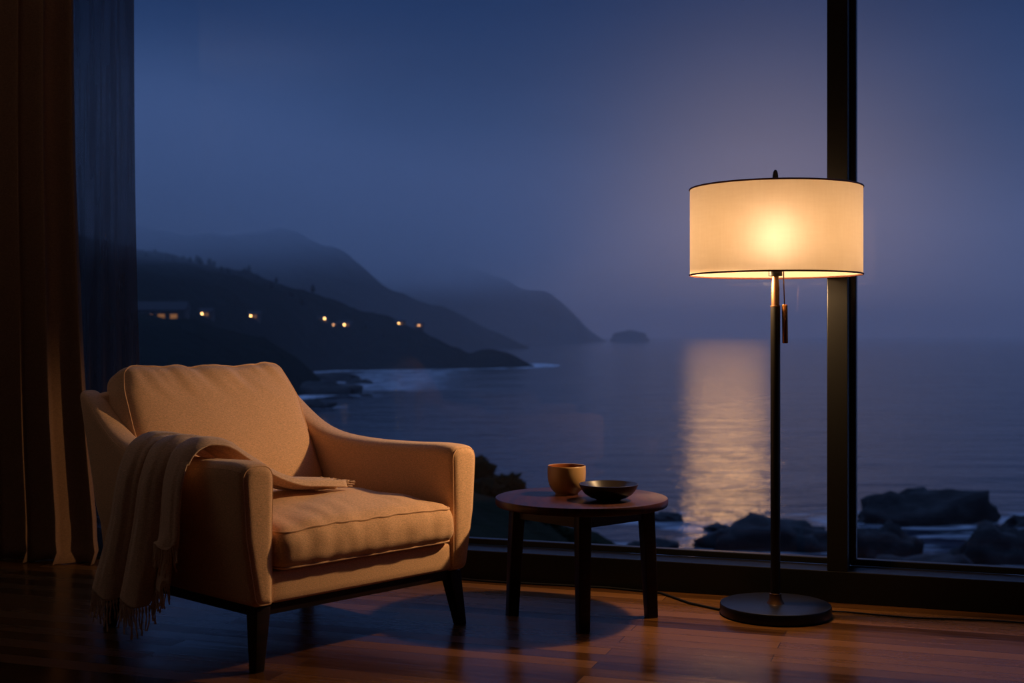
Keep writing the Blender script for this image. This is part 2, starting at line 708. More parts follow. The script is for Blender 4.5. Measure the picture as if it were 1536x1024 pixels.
def rbx(name, mat, t0, t1, d0, d1, z0, z1, parent=None, bev=0.0):
    m = MB()
    m.box(t0, t1, -d1, -d0, z0, z1)
    o = m.build(name, mat, parent, 0)
    if bev:
        b = o.modifiers.new('edge', 'BEVEL')
        b.width = bev
        b.segments = 2
    if not parent:
        room_obj(o)
    return o


tag(rbx('floor', M['floor'], TL - 0.1, TR + 0.1, -0.25, DB + 0.1, -0.12, 0.0), kind='structure')
tag(rbx('ceiling', M['ceil'], TL - 0.1, TR + 0.1, -0.25, DB + 0.1, ZC, ZC + 0.12), kind='structure')
tag(rbx('wall_left', M['wall'], TL - 0.1, TL, -0.25, DB, 0.0, ZC), kind='structure')
tag(rbx('wall_right', M['wall'], TR, TR + 0.1, -0.25, DB, 0.0, ZC), kind='structure')
tag(rbx('wall_back', M['wall'], TL, TR, DB, DB + 0.1, 0.0, ZC), kind='structure')
tag(rbx('wall_front', M['wall'], TL, -2.28, -0.22, 0.0, 0.0, ZC), kind='structure')
tag(rbx('trim_1', M['frame'], -2.28, TR, -0.14, 0.0, 0.0, 0.118, bev=0.003), 'black metal base beam running under the windows', kind='structure')
TM = 1.478                       # centre of the mullion
tag(rbx('trim_2', M['frame'], TM - 0.0375, TM + 0.0375, -0.16, 0.0, 0.118, ZC - 0.1, bev=0.003), 'black metal mullion post between the two windows', kind='structure')
tag(rbx('trim_3', M['frame'], -2.28, TR, -0.16, 0.0, ZC - 0.1, ZC, bev=0.003), kind='structure')


def window(name, t0, t1):
    w = bpy.data.objects.new(name, None)
    COL.objects.link(w)
    room_obj(w)
    w['kind'] = 'structure'
    rbx('pane', M['glass'], t0, t1, -0.160, -0.152, 0.12, ZC - 0.1, w)
    rbx('bottom_bead', M['frame'], t0, t1, -0.178, -0.140, 0.118, 0.143, w, 0.003)
    rbx('side_bead', M['frame'], t0, t0 + 0.024, -0.178, -0.10, 0.143, ZC - 0.1, w, 0.003)
    rbx('side_bead', M['frame'], t1 - 0.012, t1, -0.178, -0.14, 0.143, ZC - 0.1, w, 0.003)
    return w


window('window_1', -2.28, TM - 0.0375)
window('window_2', TM + 0.0375, TR)

# ------------------------------------------------------------------ armchair
CH = Vector((-0.779, 4.36, 0.0))
CH_ROT = math.radians(227.0)
chair = thing('armchair', CH, CH_ROT, 'oatmeal fabric armchair with low sloping arms standing by the window', 'armchair')


def P(u, v, z):
    return (-u, v, z)


TOP = [(-0.47, 0.815), (-0.42, 0.795), (-0.36, 0.735), (-0.30, 0.685), (-0.24, 0.652), (-0.15, 0.628), (0.0, 0.616), (0.2, 0.617), (0.36, 0.622), (0.445, 0.616)]


def arm_loop(v0, s, inset=0.0, dv=0.0):
    q = (v0 + 0.47) / 0.915
    zt = sinterp(TOP, v0)
    zb = 0.19
    tap = 0.05 * max(0, 1 - q) ** 3
    ui = 0.372
    lp = rounded_poly([(ui + inset, zb + inset, 0.008), (0.442 - tap - inset, zb + inset, 0.03), (0.478 - tap - inset, 0.40, 0.15),
                       (0.492 - tap - inset, zt - inset, 0.045), (ui - 0.004 + inset, zt - inset, 0.042), (ui + inset, 0.42, 0.1)], 6)
    out = []
    for u, z in lp:
        v = v0 + dv - max(0, 1 - q) ** 2 * (z - 0.2) * 0.25
        out.append(P(s * u, v, z))
    return out


for s in (-1, 1):
    m = MB()
    loops = [arm_loop(-0.455, s, 0.03, -0.012), arm_loop(-0.455, s, 0.012, -0.012), arm_loop(-0.45, s, 0.004, -0.008)]
    k = 26
    for i in range(k + 1):
        loops.append(arm_loop(lerp(-0.44, 0.418, i / k), s))
    for th in (25, 50, 75, 90):
        a = math.radians(th)
        loops.append(arm_loop(0.418, s, 0.026 * (1 - math.cos(a)), 0.028 * math.sin(a)))
    loops.append(arm_loop(0.418, s, 0.032, 0.0285))
    m.loft(loops)
    arm = m.build('arm', M['chair'], chair, 60)
    # front seam
    pm = MB()
    pm.tube(arm_loop(0.418, s, 0.0076, 0.0195), 0.0022, 6, True)
    pm.build('piping', M['piping'], arm)
    # seam along the outer top edge
    sm = MB()
    pts = []
    for i in range(30):
        v0 = lerp(-0.44, 0.43, i / 29)
        lp = arm_loop(v0, s)
        pts.append(lp[23])
    sm.tube(pts, 0.0013, 6)
    sm.build('seam', M['piping'], arm)

# back panel
m = MB()
loops = []
for i in range(25):
    u = lerp(-0.425, 0.425, i / 24)
    e = (abs(u) / 0.425) ** 6 * 0.02
    lp = rounded_poly([(-0.465 + e, 0.19, 0.02), (-0.605 + e, 0.805 - e, 0.035), (-0.53, 0.805 - e, 0.035), (-0.39, 0.19, 0.02)], 6)
    loops.append([P(u, v, z) for v, z in lp])
m.loft(loops)
m.build('back_panel', M['chair'], chair, 50)

# seat base
m = MB()
m.rbox((0.385, 0.43, 0.05), 0.016, (20, 20, 6), lambda x, y, z: P(x, y + 0.003, z + 0.241))
m.build('seat_base', M['chair'], chair, 60)


# seat cushion
def seat_fn(x, y, z):
    fx, fy = 1 - min(1, (x / 0.374) ** 2), 1 - min(1, (y / 0.362) ** 2)
    top = smooth((z + 0.02) / 0.07)
    zz = z + 0.352 + top * 0.060 * (fx ** 0.5) * (fy ** 0.45) - (1 - top) * 0.004
    # creases running back from the front seam
    fr = smooth((y - 0.05) / 0.3)
    wv = noise.noise(Vector((x * 24, y * 4.5, 3.1))) * 0.0055 * top * fr * fx ** 0.3
    wv += noise.noise(Vector((x * 7 + y * 9, y * 5, 9.1))) * 0.006 * top
    yy = y + 0.105 + (0.012 * (1 - (z / 0.058) ** 2) * fx ** 0.4 if y > 0.3 else 0)
    if y > 0.3:
        yy += noise.noise(Vector((x * 20, z * 14, 1.7))) * 0.005
    return P(x, yy, zz + wv)


m = MB()
m.rbox((0.371, 0.362, 0.060), 0.046, (64, 54, 18), seat_fn)
cush = m.build('seat_cushion', M['chair'], chair, 80)


def rrect(hx, hy, r, n=8, per=30):
    pts = []
    cs = [(hx - r, hy - r, 0), (-(hx - r), hy - r, 90), (-(hx - r), -(hy - r), 180), (hx - r, -(hy - r), 270)]
    for i, (cx, cy, a0) in enumerate(cs):
        for k in range(n + 1):
            a = math.radians(a0 + 90 * k / n)
            pts.append((cx + r * math.cos(a), cy + r * math.sin(a)))
        nx = cs[(i + 1) % 4]
        a = math.radians(a0 + 90)
        p0 = pts[-1]
        p1 = (nx[0] + r * math.cos(a), nx[1] + r * math.sin(a))
        for k in range(1, per):
            pts.append((lerp(p0[0], p1[0], k / per), lerp(p0[1], p1[1], k / per)))
    return pts


m = MB()
m.tube([seat_fn(x, y, 0.0480) for x, y in rrect(0.3595, 0.3505, 0.036)], 0.0034, 6, True)
m.build('piping', M['piping'], cush)
m = MB()
m.tube([seat_fn(x, y, -0.0480) for x, y in rrect(0.3595, 0.3505, 0.036)], 0.003, 6, True)
m.build('piping', M['piping'], cush)

# back cushion
TILT = math.radians(28.5)


def back_fn(x, y, z):
    # x across, y thickness (front +), z up
    fx, fz = 1 - min(1, (x / 0.38) ** 2), 1 - min(1, (z / 0.285) ** 2)
    f = smooth((y + 0.01) / 0.06)
    b = smooth((-y + 0.01) / 0.06)
    yy = y + f * 0.055 * fx ** 0.5 * fz ** 0.5 - b * 0.02 * fx ** 0.5 * fz ** 0.5
    tz = smooth((z - 0.05) / 0.22)
    zz = z - 0.030 * fx ** 0.8 * tz
    cn = (abs(x) / 0.38) ** 3 * (abs(z) / 0.285) ** 3
    zz -= math.copysign(0.016 * cn, z)
    xx = x * (1 - 0.05 * tz) * (1 - 0.045 * cn) + 0.008 * noise.noise(Vector((z * 9, 4.0, x)))
    # gathers falling from the top seam
    g = noise.noise(Vector((x * 17 + z * 8, z * 3.0, 5.2)))
    yy += f * tz * 0.022 * g * fx ** 0.3 + f * 0.006 * noise.noise(Vector((x * 6, z * 6, 2.2)))
    zz += tz * 0.006 * noise.noise(Vector((x * 22, 0.7, y * 10)))
    c, s = math.cos(TILT), math.sin(TILT)
    v = -0.43 + yy * c - zz * s
    w = 0.635 + yy * s + zz * c
    return P(xx, v, w)


m = MB()
m.rbox((0.380, 0.072, 0.285), 0.050, (64, 18, 56), back_fn)
bc = m.build('back_cushion', M['chair'], chair, 80)
m = MB()
m.tube([back_fn(x, 0.0590, z) for x, z in rrect(0.3665, 0.2715, 0.042)], 0.0034, 6, True)
m.build('piping', M['piping'], bc)

# wooden base rail and legs
m = MB()
for x0, x1, y0, y1 in ((-0.42, 0.42, 0.385, 0.415), (-0.42, 0.42, -0.435, -0.405), (-0.42, -0.39, -0.41, 0.39), (0.39, 0.42, -0.41, 0.39)):
    m.box(x0, x1, y0, y1, 0.160, 0.191)
m.build('base_rail', M['darkwood'], chair, 0)
for su in (-1, 1):
    for sv in (-1, 1):
        m = MB()
        loops = []
        for z, h, off in ((0.0, 0.0155, 0.424), (0.004, 0.017, 0.4235), (0.17, 0.026, 0.402), (0.188, 0.026, 0.40)):
            lp = rounded_poly([(-h, -h, 0.004), (h, -h, 0.004), (h, h, 0.004), (-h, h, 0.004)], 3)
            loops.append([P(su * off + a, sv * off - 0.0 + b, z) for a, b in lp])
        m.loft(loops)
        m.build('leg', M['darkwood'], chair, 40)

# ------------------------------------------------------------------ throw blanket
throw = thing('throw_blanket', CH, CH_ROT, 'fringed brown wool throw draped over the nearer arm of the armchair', 'blanket')
TP = [(0.0, -0.512, None), (0.30, -0.514, 0.40), (0.42, -0.512, 0.57), (0.47, -0.500, 0.628), (0.52, -0.472, 0.652), (0.58, -0.43, 0.660),
      (0.64, -0.385, 0.650), (0.69, -0.338, 0.615), (0.75, -0.27, 0.565), (0.82, -0.19, 0.515), (0.89, -0.09, 0.482), (0.95, 0.01, 0.474), (1.0, 0.10, 0.467)]
UTAB = [(a, b) for a, b, c in TP]


def hem(w):
    return lerp(0.155, 0.34 + 0.03 * (w - 0.7) / 0.3, smooth((w - 0.668) / 0.03)) + 0.012 * math.sin(w * 19)


CRE = (0.0, 0.36, 0.68, 1.0)


def throw_pt(s, w, lift=0.0):
    u = sinterp(UTAB, s)
    zt = [(a, (hem(w) if c is None else c)) for a, b, c in TP]
    z = sinterp(zt, s)
    # lateral position
    v0 = lerp(-0.345, 0.205, w) + 0.012 * math.sin(9 * w)
    vt = lerp(-0.15, 0.225, w)
    vi = lerp(-0.02, 0.23, w)
    ve = lerp(0.03, 0.21, w)
    v = sinterp([(0.0, v0), (0.42, lerp(v0, vt, 0.85)), (0.56, vt), (0.72, vi), (0.86, lerp(vi, ve, 0.7)), (1.0, ve)], s)
    # panels bulge between sharp creases
    for a, b in zip(CRE, CRE[1:]):
        if w <= b + 1e-9:
            f = (w - a) / (b - a)
            break
    ridge = max(0.0, math.sin(PI * (f * 0.8 if a > 0.6 else f))) ** 0.45
    amp = sinterp([(0, 0.056), (0.35, 0.050), (0.5, 0.030), (0.62, 0.022), (0.8, 0.044), (1, 0.040)], s)
    fine = 0.006 * noise.noise(Vector((w * 9, s * 2.5, 1.0))) + 0.004 * noise.noise(Vector((w * 22, s * 4, 7.0)))
    o = ridge * amp + fine + lift
    # outward direction: sideways on the hanging part, up on the top
    k = smooth((s - 0.40) / 0.16)
    k2 = smooth((s - 0.62) / 0.1)
    if s < 0.66:
        du, dz = -(1 - k), k
    else:
        du, dz = 0.35 * (1 - k2), 1.0
    edge = 0.0
    if s > 0.45:        # rolled front edge on the arm
        edge = -0.012 * smooth((w - 0.93) / 0.07)
    return P(u + du * o, v, z + dz * o + edge)


m = MB()
m.grid(lambda a, b: throw_pt(b, a), 90, 120)


def under_pt(a, b):
    # lower layer hanging behind the short front fold
    w = lerp(0.66, 0.90, a)
    p = Vector(throw_pt(lerp(0.06, 0.40, b), w, -0.016))
    zz = lerp(0.225 + 0.02 * math.sin(a * 9), p.z, b)
    return (p.x - 0.008, p.y - 0.03 + 0.006 * math.sin(a * 14), zz)


m.grid(under_pt, 24, 24)
cloth = mod_solid(m.build('cloth', M['throw'], throw, 180, False), 0.005)


def fringe(name, pts, length, out=(0, 0, -1), step=0.011):
    fm = MB()
    acc = 0
    L = []
    for a, b in zip(pts, pts[1:]):
        a, b = Vector(a), Vector(b)
        d = (b - a).length
        while acc < d:
            L.append(a.lerp(b, acc / d))
            acc += step * random.uniform(0.8, 1.25)
        acc -= d
    o = Vector(out).normalized()
    for p in L:
        ln = length * random.uniform(0.7, 1.15)
        sx = Vector((random.uniform(-1, 1), random.uniform(-1, 1), 0)) * 0.012
        q, r = [], []
        wob = random.uniform(0, 6)
        for k in range(8):
            t = k / 7
            q.append(p + o * (ln * t) + sx * t * t + Vector((math.sin(wob + t * 7), math.cos(wob + t * 6), 0)) * 0.0035 * t)
            r.append(0.0045 if k == 1 else (0.0024 + 0.0008 * math.sin(k * 2.5 + wob)))
        fm.tube(q, r, 5)
    return fm.build(name, M['throw'], throw, 60)


fringe('fringe', [throw_pt(0, i / 60 * 0.68) for i in range(61)], 0.088)
fringe('fringe', [throw_pt(0, lerp(0.7, 1.0, i / 20)) for i in range(21)], 0.075)
fringe('fringe', [under_pt(i / 12, 0) for i in range(13)], 0.07)
e0 = [Vector(throw_pt(1.0, i / 20)) for i in range(21)]
fringe('fringe', [p + Vector((0, 0, 0.002)) for p in e0], 0.035, (-1, 0.2, -0.12), 0.008)

# ------------------------------------------------------------------ side table
TX, TY = 0.247, 4.51
table = thing('side_table', (TX, TY, 0), 0, 'small round dark wood side table between the armchair and the lamp', 'table')
m = MB()
zt = 0.424
m.lathe([(0, zt - 0.030), (0.296, zt - 0.030), (0.303, zt - 0.028), (0.3065, zt - 0.022), (0.307, zt - 0.006), (0.305, zt - 0.0015), (0.301, zt), (0, zt)], 96)
m.build('tabletop', M['tabletop'], table, 35)
feet = [math.radians(a) for a in (176, 268, -5, 86)]
for a in feet:
    m = MB()
    loops = []
    ca, sa = math.cos(a), math.sin(a)
    for z, r, h in ((0.0, 0.247, 0.0185), (0.003, 0.2468, 0.0195), (0.25, 0.236, 0.0225), (zt - 0.0295, 0.228, 0.024)):
        lp = rounded_poly([(-h, -h, 0.005), (h, -h, 0.005), (h, h, 0.005), (-h, h, 0.005)], 3)
        b = math.radians(20)
        loops.append([(r * ca + x * math.cos(b) - y * math.sin(b), r * sa + x * math.sin(b) + y * math.cos(b), z) for x, y in lp])
    m.loft(loops)
    m.build('leg', M['darkwood'], table, 40)
m = MB()
for i in range(4):
    a, b = feet[i], feet[(i + 1) % 4]
    p = Vector((0.228 * math.cos(a), 0.228 * math.sin(a), 0))
    q = Vector((0.228 * math.cos(b), 0.228 * math.sin(b), 0))
    d = (q - p).normalized()
    n = Vector((-d.y, d.x, 0)) * 0.009
    p, q = p + d * 0.01, q - d * 0.01
    z0, z1 = zt - 0.078, zt - 0.0298
    vs = [p - n, q - n, q + n, p + n]
    m.add([(v.x, v.y, z0) for v in vs] + [(v.x, v.y, z1) for v in vs],
          [(0, 1, 2, 3), (4, 5, 6, 7), (0, 1, 5, 4), (1, 2, 6, 5), (2, 3, 7, 6), (3, 0, 4, 7)])
m.build('apron', M['darkwood'], table, 0)

# cup
cup = thing('cup', (0.198, 4.585, zt), 0, 'tan stoneware cup without a handle on the side table', 'cup')
m = MB()
outp = [(0, 0.002), (0.036, 0.002), (0.038, 0.0), (0.041, 0.0), (0.042, 0.005), (0.054, 0.016), (0.063, 0.032), (0.068, 0.052), (0.0695, 0.075), (0.0690, 0.098), (0.0686, 0.1015), (0.0672, 0.1035), (0.0655, 0.1025)]
m.lathe(outp, 64)
body = m.build('body', M['cup'], cup, 50)
m = MB()
m.lathe([(0.0655, 0.1025), (0.0645, 0.095), (0.0648, 0.07), (0.062, 0.045), (0.052, 0.022), (0.035, 0.012), (0, 0.009)], 64)
m.build('inner_glaze', M['cupin'], cup, 60)
# bowl
bowl = MB()
bowl.lathe([(0, 0.003), (0.034, 0.003), (0.036, 0), (0.042, 0), (0.044, 0.004), (0.064, 0.010), (0.083, 0.022), (0.0955, 0.038), (0.1015, 0.050), (0.1035, 0.0565),
            (0.1015, 0.0575), (0.0985, 0.055), (0.080, 0.034), (0.058, 0.019), (0.034, 0.011), (0, 0.009)], 72)
bo = bowl.build('bowl', M['bowl'], None, 50)
bo.location = (0.337, 4.418, zt)
tag(bo, 'shallow dark glazed bowl in front of the tan cup on the side table', 'bowl')

# ------------------------------------------------------------------ floor lamp
LX, LY = 0.942, 4.53
lamp = thing('floor_lamp', (LX, LY, 0), 0, 'lit floor lamp with a wide linen drum shade and black pole beside the window', 'lamp')
m = MB()
m.lathe([(0, 0.0), (0.190, 0.0), (0.195, 0.003), (0.1965, 0.008), (0.1965, 0.034), (0.1945, 0.039), (0.190, 0.0408), (0, 0.0410)], 96)
m.build('base', M['black'], lamp, 40)
m = MB()
m.lathe([(0.031, 0.041), (0.030, 0.043), (0.026, 0.050), (0.0225, 0.060), (0.0210, 0.072), (0.0210, 0.076), (0.018, 0.077)], 48)
m.build('collar', M['bronze'], lamp, 50)
m = MB()
m.lathe([(0.0172, 0.041), (0.0172, 1.100), (0, 1.1005)], 32)
m.build('pole', M['black'], lamp, 50)
m = MB()
m.lathe([(0.0172, 1.1005), (0.0176, 1.1025), (0.0172, 1.1045), (0.0145, 1.105), (0.0142, 1.17), (0.0120, 1.195), (0.0120, 1.212)], 32)
m.build('neck', M['bronze'], lamp, 50)
m = MB()
m.lathe([(0, 1.210), (0.024, 1.210), (0.0245, 1.212), (0.0245, 1.236), (0.018, 1.240), (0.018, 1.29), (0, 1.29)], 32)
m.build('socket', M['black'], lamp, 50)
m = MB()
m.lathe([(0, 1.288), (0.014, 1.292), (0.018, 1.31), (0.032, 1.335), (0.038, 1.36), (0.034, 1.385), (0.02, 1.402), (0, 1.407)], 24)
m.build('bulb', M['bulb'], lamp, 80)
# harp and finial
m = MB()
harp = []
for i in range(33):
    a = PI * i / 32
    harp.append((-0.07 * math.cos(a) * (0.6 + 0.4 * math.sin(a)), 0, 1.27 + 0.25 * math.sin(a) ** 0.7))
m.tube(harp, 0.002, 6)
m.build('harp', M['bronze'], lamp)
m = MB()
m.lathe([(0, 1.515), (0.012, 1.515), (0.012, 1.535), (0.0095, 1.54), (0.0105, 1.556), (0.0100, 1.57), (0.0075, 1.583), (0.004, 1.589), (0, 1.5905)], 24)
m.build('finial', M['black'], lamp, 60)
# shade
RS, ZB, ZT = 0.303, 1.2146, 1.522
sh = MB()
sh.lathe([(RS, ZB), (RS, lerp(ZB, ZT, 0.33)), (RS, lerp(ZB, ZT, 0.66)), (RS, ZT)], 128)
shade = sh.build('lamp_shade', M['shade'], lamp, 80)
for z in (ZB, ZT):
    m = MB()
    m.tube([((RS + 0.0005) * math.cos(2 * PI * i / 96), (RS + 0.0005) * math.sin(2 * PI * i / 96), z) for i in range(96)], 0.0032, 6, True)
    m.build('trim', M['trim'], shade)
m = MB()
for i in range(3):
    a = 2 * PI * i / 3 + 0.4
    m.tube([(0.011 * math.cos(a), 0.011 * math.sin(a), 1.522), (RS * math.cos(a), RS * math.sin(a), ZT - 0.001)], 0.0018, 6)
m.tube([(0.011 * math.cos(2 * PI * i / 24), 0.011 * math.sin(2 * PI * i / 24), 1.522) for i in range(24)], 0.003, 6, True)
m.build('spider', M['bronze'], shade)
# pull switch
m = MB()
m.tube([(0.026, -0.012, 1.25), (0.0275, -0.012, 1.18), (0.0300, -0.012, 1.108)], 0.0022, 8)
pc = m.build('pull_rod', M['bronze'], lamp)
m = MB()
q0, q1 = Vector((0.0305, -0.012, 1.108)), Vector((0.0325, -0.012, 0.970))
m.tube([q0, q0.lerp(q1, 0.02), q0.lerp(q1, 0.98), q1], [0.009, 0.0102, 0.0102, 0.009], 20)
m.build('pull_handle', M['brass'], pc, 50)
# cable
cab = MB()
cab.tube([Vector((0.19, 0.03, 0.006)), Vector((0.26, 0.02, 0.005)), Vector((0.36, -0.03, 0.005)), Vector((0.47, -0.075, 0.005)), Vector((0.58, -0.09, 0.005)), Vector((0.72, -0.115, 0.005)), Vector((0.95, -0.19, 0.005)), Vector((1.3, -0.33, 0.005))], 0.0032, 8)
cab.build('cable', M['cable'], lamp, 60)
cab2 = MB()
pp = [Vector((LX - 0.19, LY + 0.06, 0.005)), Vector((0.66, 4.70, 0.005))]
for t in (0.82, 0.6, 0.35, 0.1, -0.15, -0.5):
    q = room(t, 0.035 + 0.02 * math.sin(t * 9))
    pp.append(Vector((q.x, q.y, 0.005)))
cab2.tube([p - Vector((LX, LY, 0)) for p in pp], 0.004, 8)
cab2.build('cable', M['cable'], lamp, 60)

# ------------------------------------------------------------------ curtains


def curtain_sheet(t0, t1, d0, depth, period, nt_, nz_, flare, seed, ztop):
    m = MB()

    def fn(a, b):
        z = lerp(0.004, ztop, b)
        t = lerp(t0, t1, a)
        low = (1 - b)
        ph = 2 * PI * (t - t1) / period + 0.7 * noise.noise(Vector((t * 5, 0.3 * b, seed)))
        amp = depth * (0.75 + 0.45 * low) * (0.8 + 0.4 * noise.noise(Vector((t * 7, seed, 1.0))))
        d = d0 + amp * math.sin(ph) + 0.3 * amp * math.sin(2 * ph + 0.6)
        tt = t + 0.022 * math.cos(ph) * (1 + 0.4 * low)
        tt += flare * low ** 3 * a ** 3
        tt += 0.012 * noise.noise(Vector((t * 6, z * 1.2, seed))) * low
        foot = math.exp(-z / 0.07)
        d += foot * (0.03 + 0.035 * noise.noise(Vector((t * 11, 3.0, seed))))
        d += 0.02 * foot * math.sin(z * 90)
        q = room(tt, d)
        return (q.x, q.y, z)
    m.grid(fn, nt_, nz_)
    return m


cur = curtain_sheet(-2.98, -1.80, 0.22, 0.062, 0.132, 240, 60, 0.13, 4.2, ZC - 0.02)
c1 = mod_solid(cur.build('curtain', M['curtain'], None, 180, False), 0.004)
tag(c1, 'heavy brown floor-length curtain in deep folds at the left of the window', 'curtain')


def sheer_fn(a, b):
    z = lerp(0.006, ZC - 0.03, b)
    low = 1 - b
    t = lerp(-1.88, -1.535, a) + 0.06 * low ** 1.5 * a
    ph = 2 * PI * t / 0.085 + 1.1 * noise.noise(Vector((t * 4, 0.4 * z, 8.8)))
    d = 0.10 + 0.012 * math.sin(ph) * (0.7 + 0.5 * low)
    q = room(t, d)
    return (q.x, q.y, z)


sm = MB()
sm.grid(sheer_fn, 110, 40)
s1 = sm.build('sheer_curtain', M['sheer'], None, 180, False)
tag(s1, 'thin sheer curtain hanging against the glass beside the heavy brown curtain', 'curtain')

# ------------------------------------------------------------------ outside: land
def crest(px_tab, D):
    return [((px - 768.0) / FPX * D, EYE - (py - HORIZ) / FPX * D) for px, py in px_tab]


YC1 = 1030.0
C1 = crest([(-200, 330), (60, 350), (205, 372), (260, 385), (320, 398), (380, 412), (450, 440), (520, 462), (575, 478), (620, 495), (655, 508), (690, 522), (705, 530), (720, 528), (750, 527), (775, 535), (795, 546), (812, 552)], YC1)
F1 = [(-600, 60), (-260, 120), (-190, 300), (-165, 560), (-150, 800), (-125, 890), (-60, 915), (0, 960), (24, 1010)]


def h_near(X, Y):
    if X > 27:
        return SEA - 6
    zc = sinterp(C1, X)
    yf = interp(F1, X)
    hc = zc - SEA
    if Y <= YC1:
        t = max(0.0, (Y - yf) / (YC1 - yf)) if YC1 > yf else 0
        h = hc * (smooth(t) * 0.35 + 0.65 * t ** 0.75) if Y > yf else -6 * min(1, (yf - Y) / 20)
    else:
        t = (Y - YC1) / (140 + hc)
        h = hc * (1 - smooth(t)) - 6 * smooth(t)
    # low rocky point on the near side of the cove
    dx, dy = (X + 175) / 92, (Y - 560) / 150
    r = dx * dx + dy * dy
    if r < 1:
        h = max(h, 34 * (1 - r) ** 0.7 - 1)
    nz = noise.fractal(Vector((X * 0.022, Y * 0.022, 0.5)), 1.0, 2.0, 5)
    nz2 = noise.noise(Vector((X * 0.12, Y * 0.12, 4.5)))
    k = smooth(h / 14)
    return SEA + h + (nz * 5.0 + nz2 * 1.2) * k


def heightfield(name, fn, x0, x1, y0, y1, nx, ny, mat):
    m = MB()
    m.grid(lambda a, b: (lerp(x0, x1, a), lerp(y0, y1, b), fn(lerp(x0, x1, a), lerp(y0, y1, b))), nx, ny)
    return m.build(name, mat, None, 180)


tag(heightfield('hillside', h_near, -560, 30, 60, 1330, 230, 260, M['land']), 'dark nearest headland sloping down to the sea on the left', kind='structure')


def ridge_fn(tab, D, wf, wb, nsc, namp, seed):
    def fn(X, Y):
        zc = sinterp(tab, X)
        hc = max(0.0, zc - SEA)
        w = (wf if Y < D else wb)
        t = abs(Y - D) / (w * (0.25 + 0.75 * min(1, hc / 120)))
        h = hc * (1 - smooth(t)) - 8 * smooth(t) if t < 1 else -8
        nz = noise.fractal(Vector((X * nsc, Y * nsc, seed)), 1.0, 2.0, 5)
        return SEA + h + nz * namp * smooth(h / 40)
    return fn


D2 = 2400.0
C2 = crest([(-150, 300), (100, 330), (250, 345), (350, 352), (428, 356), (470, 368), (506, 382), (560, 415), (620, 445), (700, 480), (745, 500), (775, 513), (800, 524)], D2)
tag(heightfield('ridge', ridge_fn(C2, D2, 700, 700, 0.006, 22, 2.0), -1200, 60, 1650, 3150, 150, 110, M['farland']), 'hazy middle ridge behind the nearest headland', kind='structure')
D3 = 4800.0
C3 = crest([(380, 430), (470, 405), (540, 392), (600, 385), (640, 386), (700, 399), (750, 416), (785, 429), (815, 434), (842, 453), (868, 478), (885, 496), (900, 507), (930, 520)], D3)
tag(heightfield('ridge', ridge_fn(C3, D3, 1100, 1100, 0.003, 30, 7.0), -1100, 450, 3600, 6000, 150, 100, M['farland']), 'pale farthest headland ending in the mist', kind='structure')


# near bank below the house
B_TAB = [(-60, 2), (-20, -4.0), (-5, -6.0), (-1.8, -6.75), (0.2, -7.7), (1.2, -9.0), (3.0, -10.4), (5.5, -11.0), (7.5, -12.2), (10, -15.5), (14, -20), (40, -26), (90, -27)]


def h_bank(X, Y):
    top = interp(B_TAB, X)
    if Y < 72:
        t = max(0, (Y - 12) / 60.0)
        zz = lerp(-2.6, min(top, -4.0) if X > -3 else top, t ** 0.8) - (3.0 * math.sin(PI * t) if X > 3 else 0.8 * math.sin(PI * t))
    else:
        t = (Y - 72) / 60.0
        zz = lerp(top, SEA - 4, smooth(t))
    return zz + 0.5 * noise.fractal(Vector((X * 0.3, Y * 0.3, 1.0)), 1.0, 2.0, 4) * smooth((Y - 15) / 20)


tag(heightfield('bank', h_bank, -60, 60, 12, 135, 150, 130, M['shrub']), 'dark overgrown bank below the house', kind='structure')


def blob(mb, c, r, seed, amp=0.35, sub=3, freq=1.6, squash=1.0):
    bm = bmesh.new()
    bmesh.ops.create_icosphere(bm, subdivisions=sub, radius=1.0)
    vs = []
    for v in bm.verts:
        n = v.co.normalized()
        k = 1 + amp * noise.fractal(n * freq + Vector((seed, seed * 0.7, 1.3)), 1.0, 2.0, 4)
        vs.append((c[0] + n.x * r[0] * k, c[1] + n.y * r[1] * k, c[2] + n.z * r[2] * k * squash))
    fs = [tuple(v.index for v in f.verts) for f in bm.faces]
    bm.free()
    mb.add(vs, fs)


# scrub on the bank, one object each
SHR = [(715, 706, 1.0), (762, 730, 0.9), (806, 772, 0.7), (728, 768, 0.9), (778, 806, 0.8), (846, 792, 0.65), (890, 807, 0.55), (925, 816, 0.45), (826, 822, 0.6)]
for i, (px, py, r) in enumerate(SHR):
    r *= 0.74
    D = 70 - (8 if py > 755 and px < 800 else 0) + random.uniform(-1.5, 1.5)
    c = at(px, py, D)
    c.z = h_bank(c.x, c.y) + 0.3 * r
    m = MB()
    blob(m, (0, 0, 0), (r * 1.2, r * 1.2, r * 0.9), i * 3.7, 0.55, 4, 3.4)
    o = m.build('shrub', M['shrub'], None, 180)
    o.location = c
    tag(o, 'dark scrub bush on the bank below the window seen around the side table', 'shrub', 'scrub bushes on the bank')

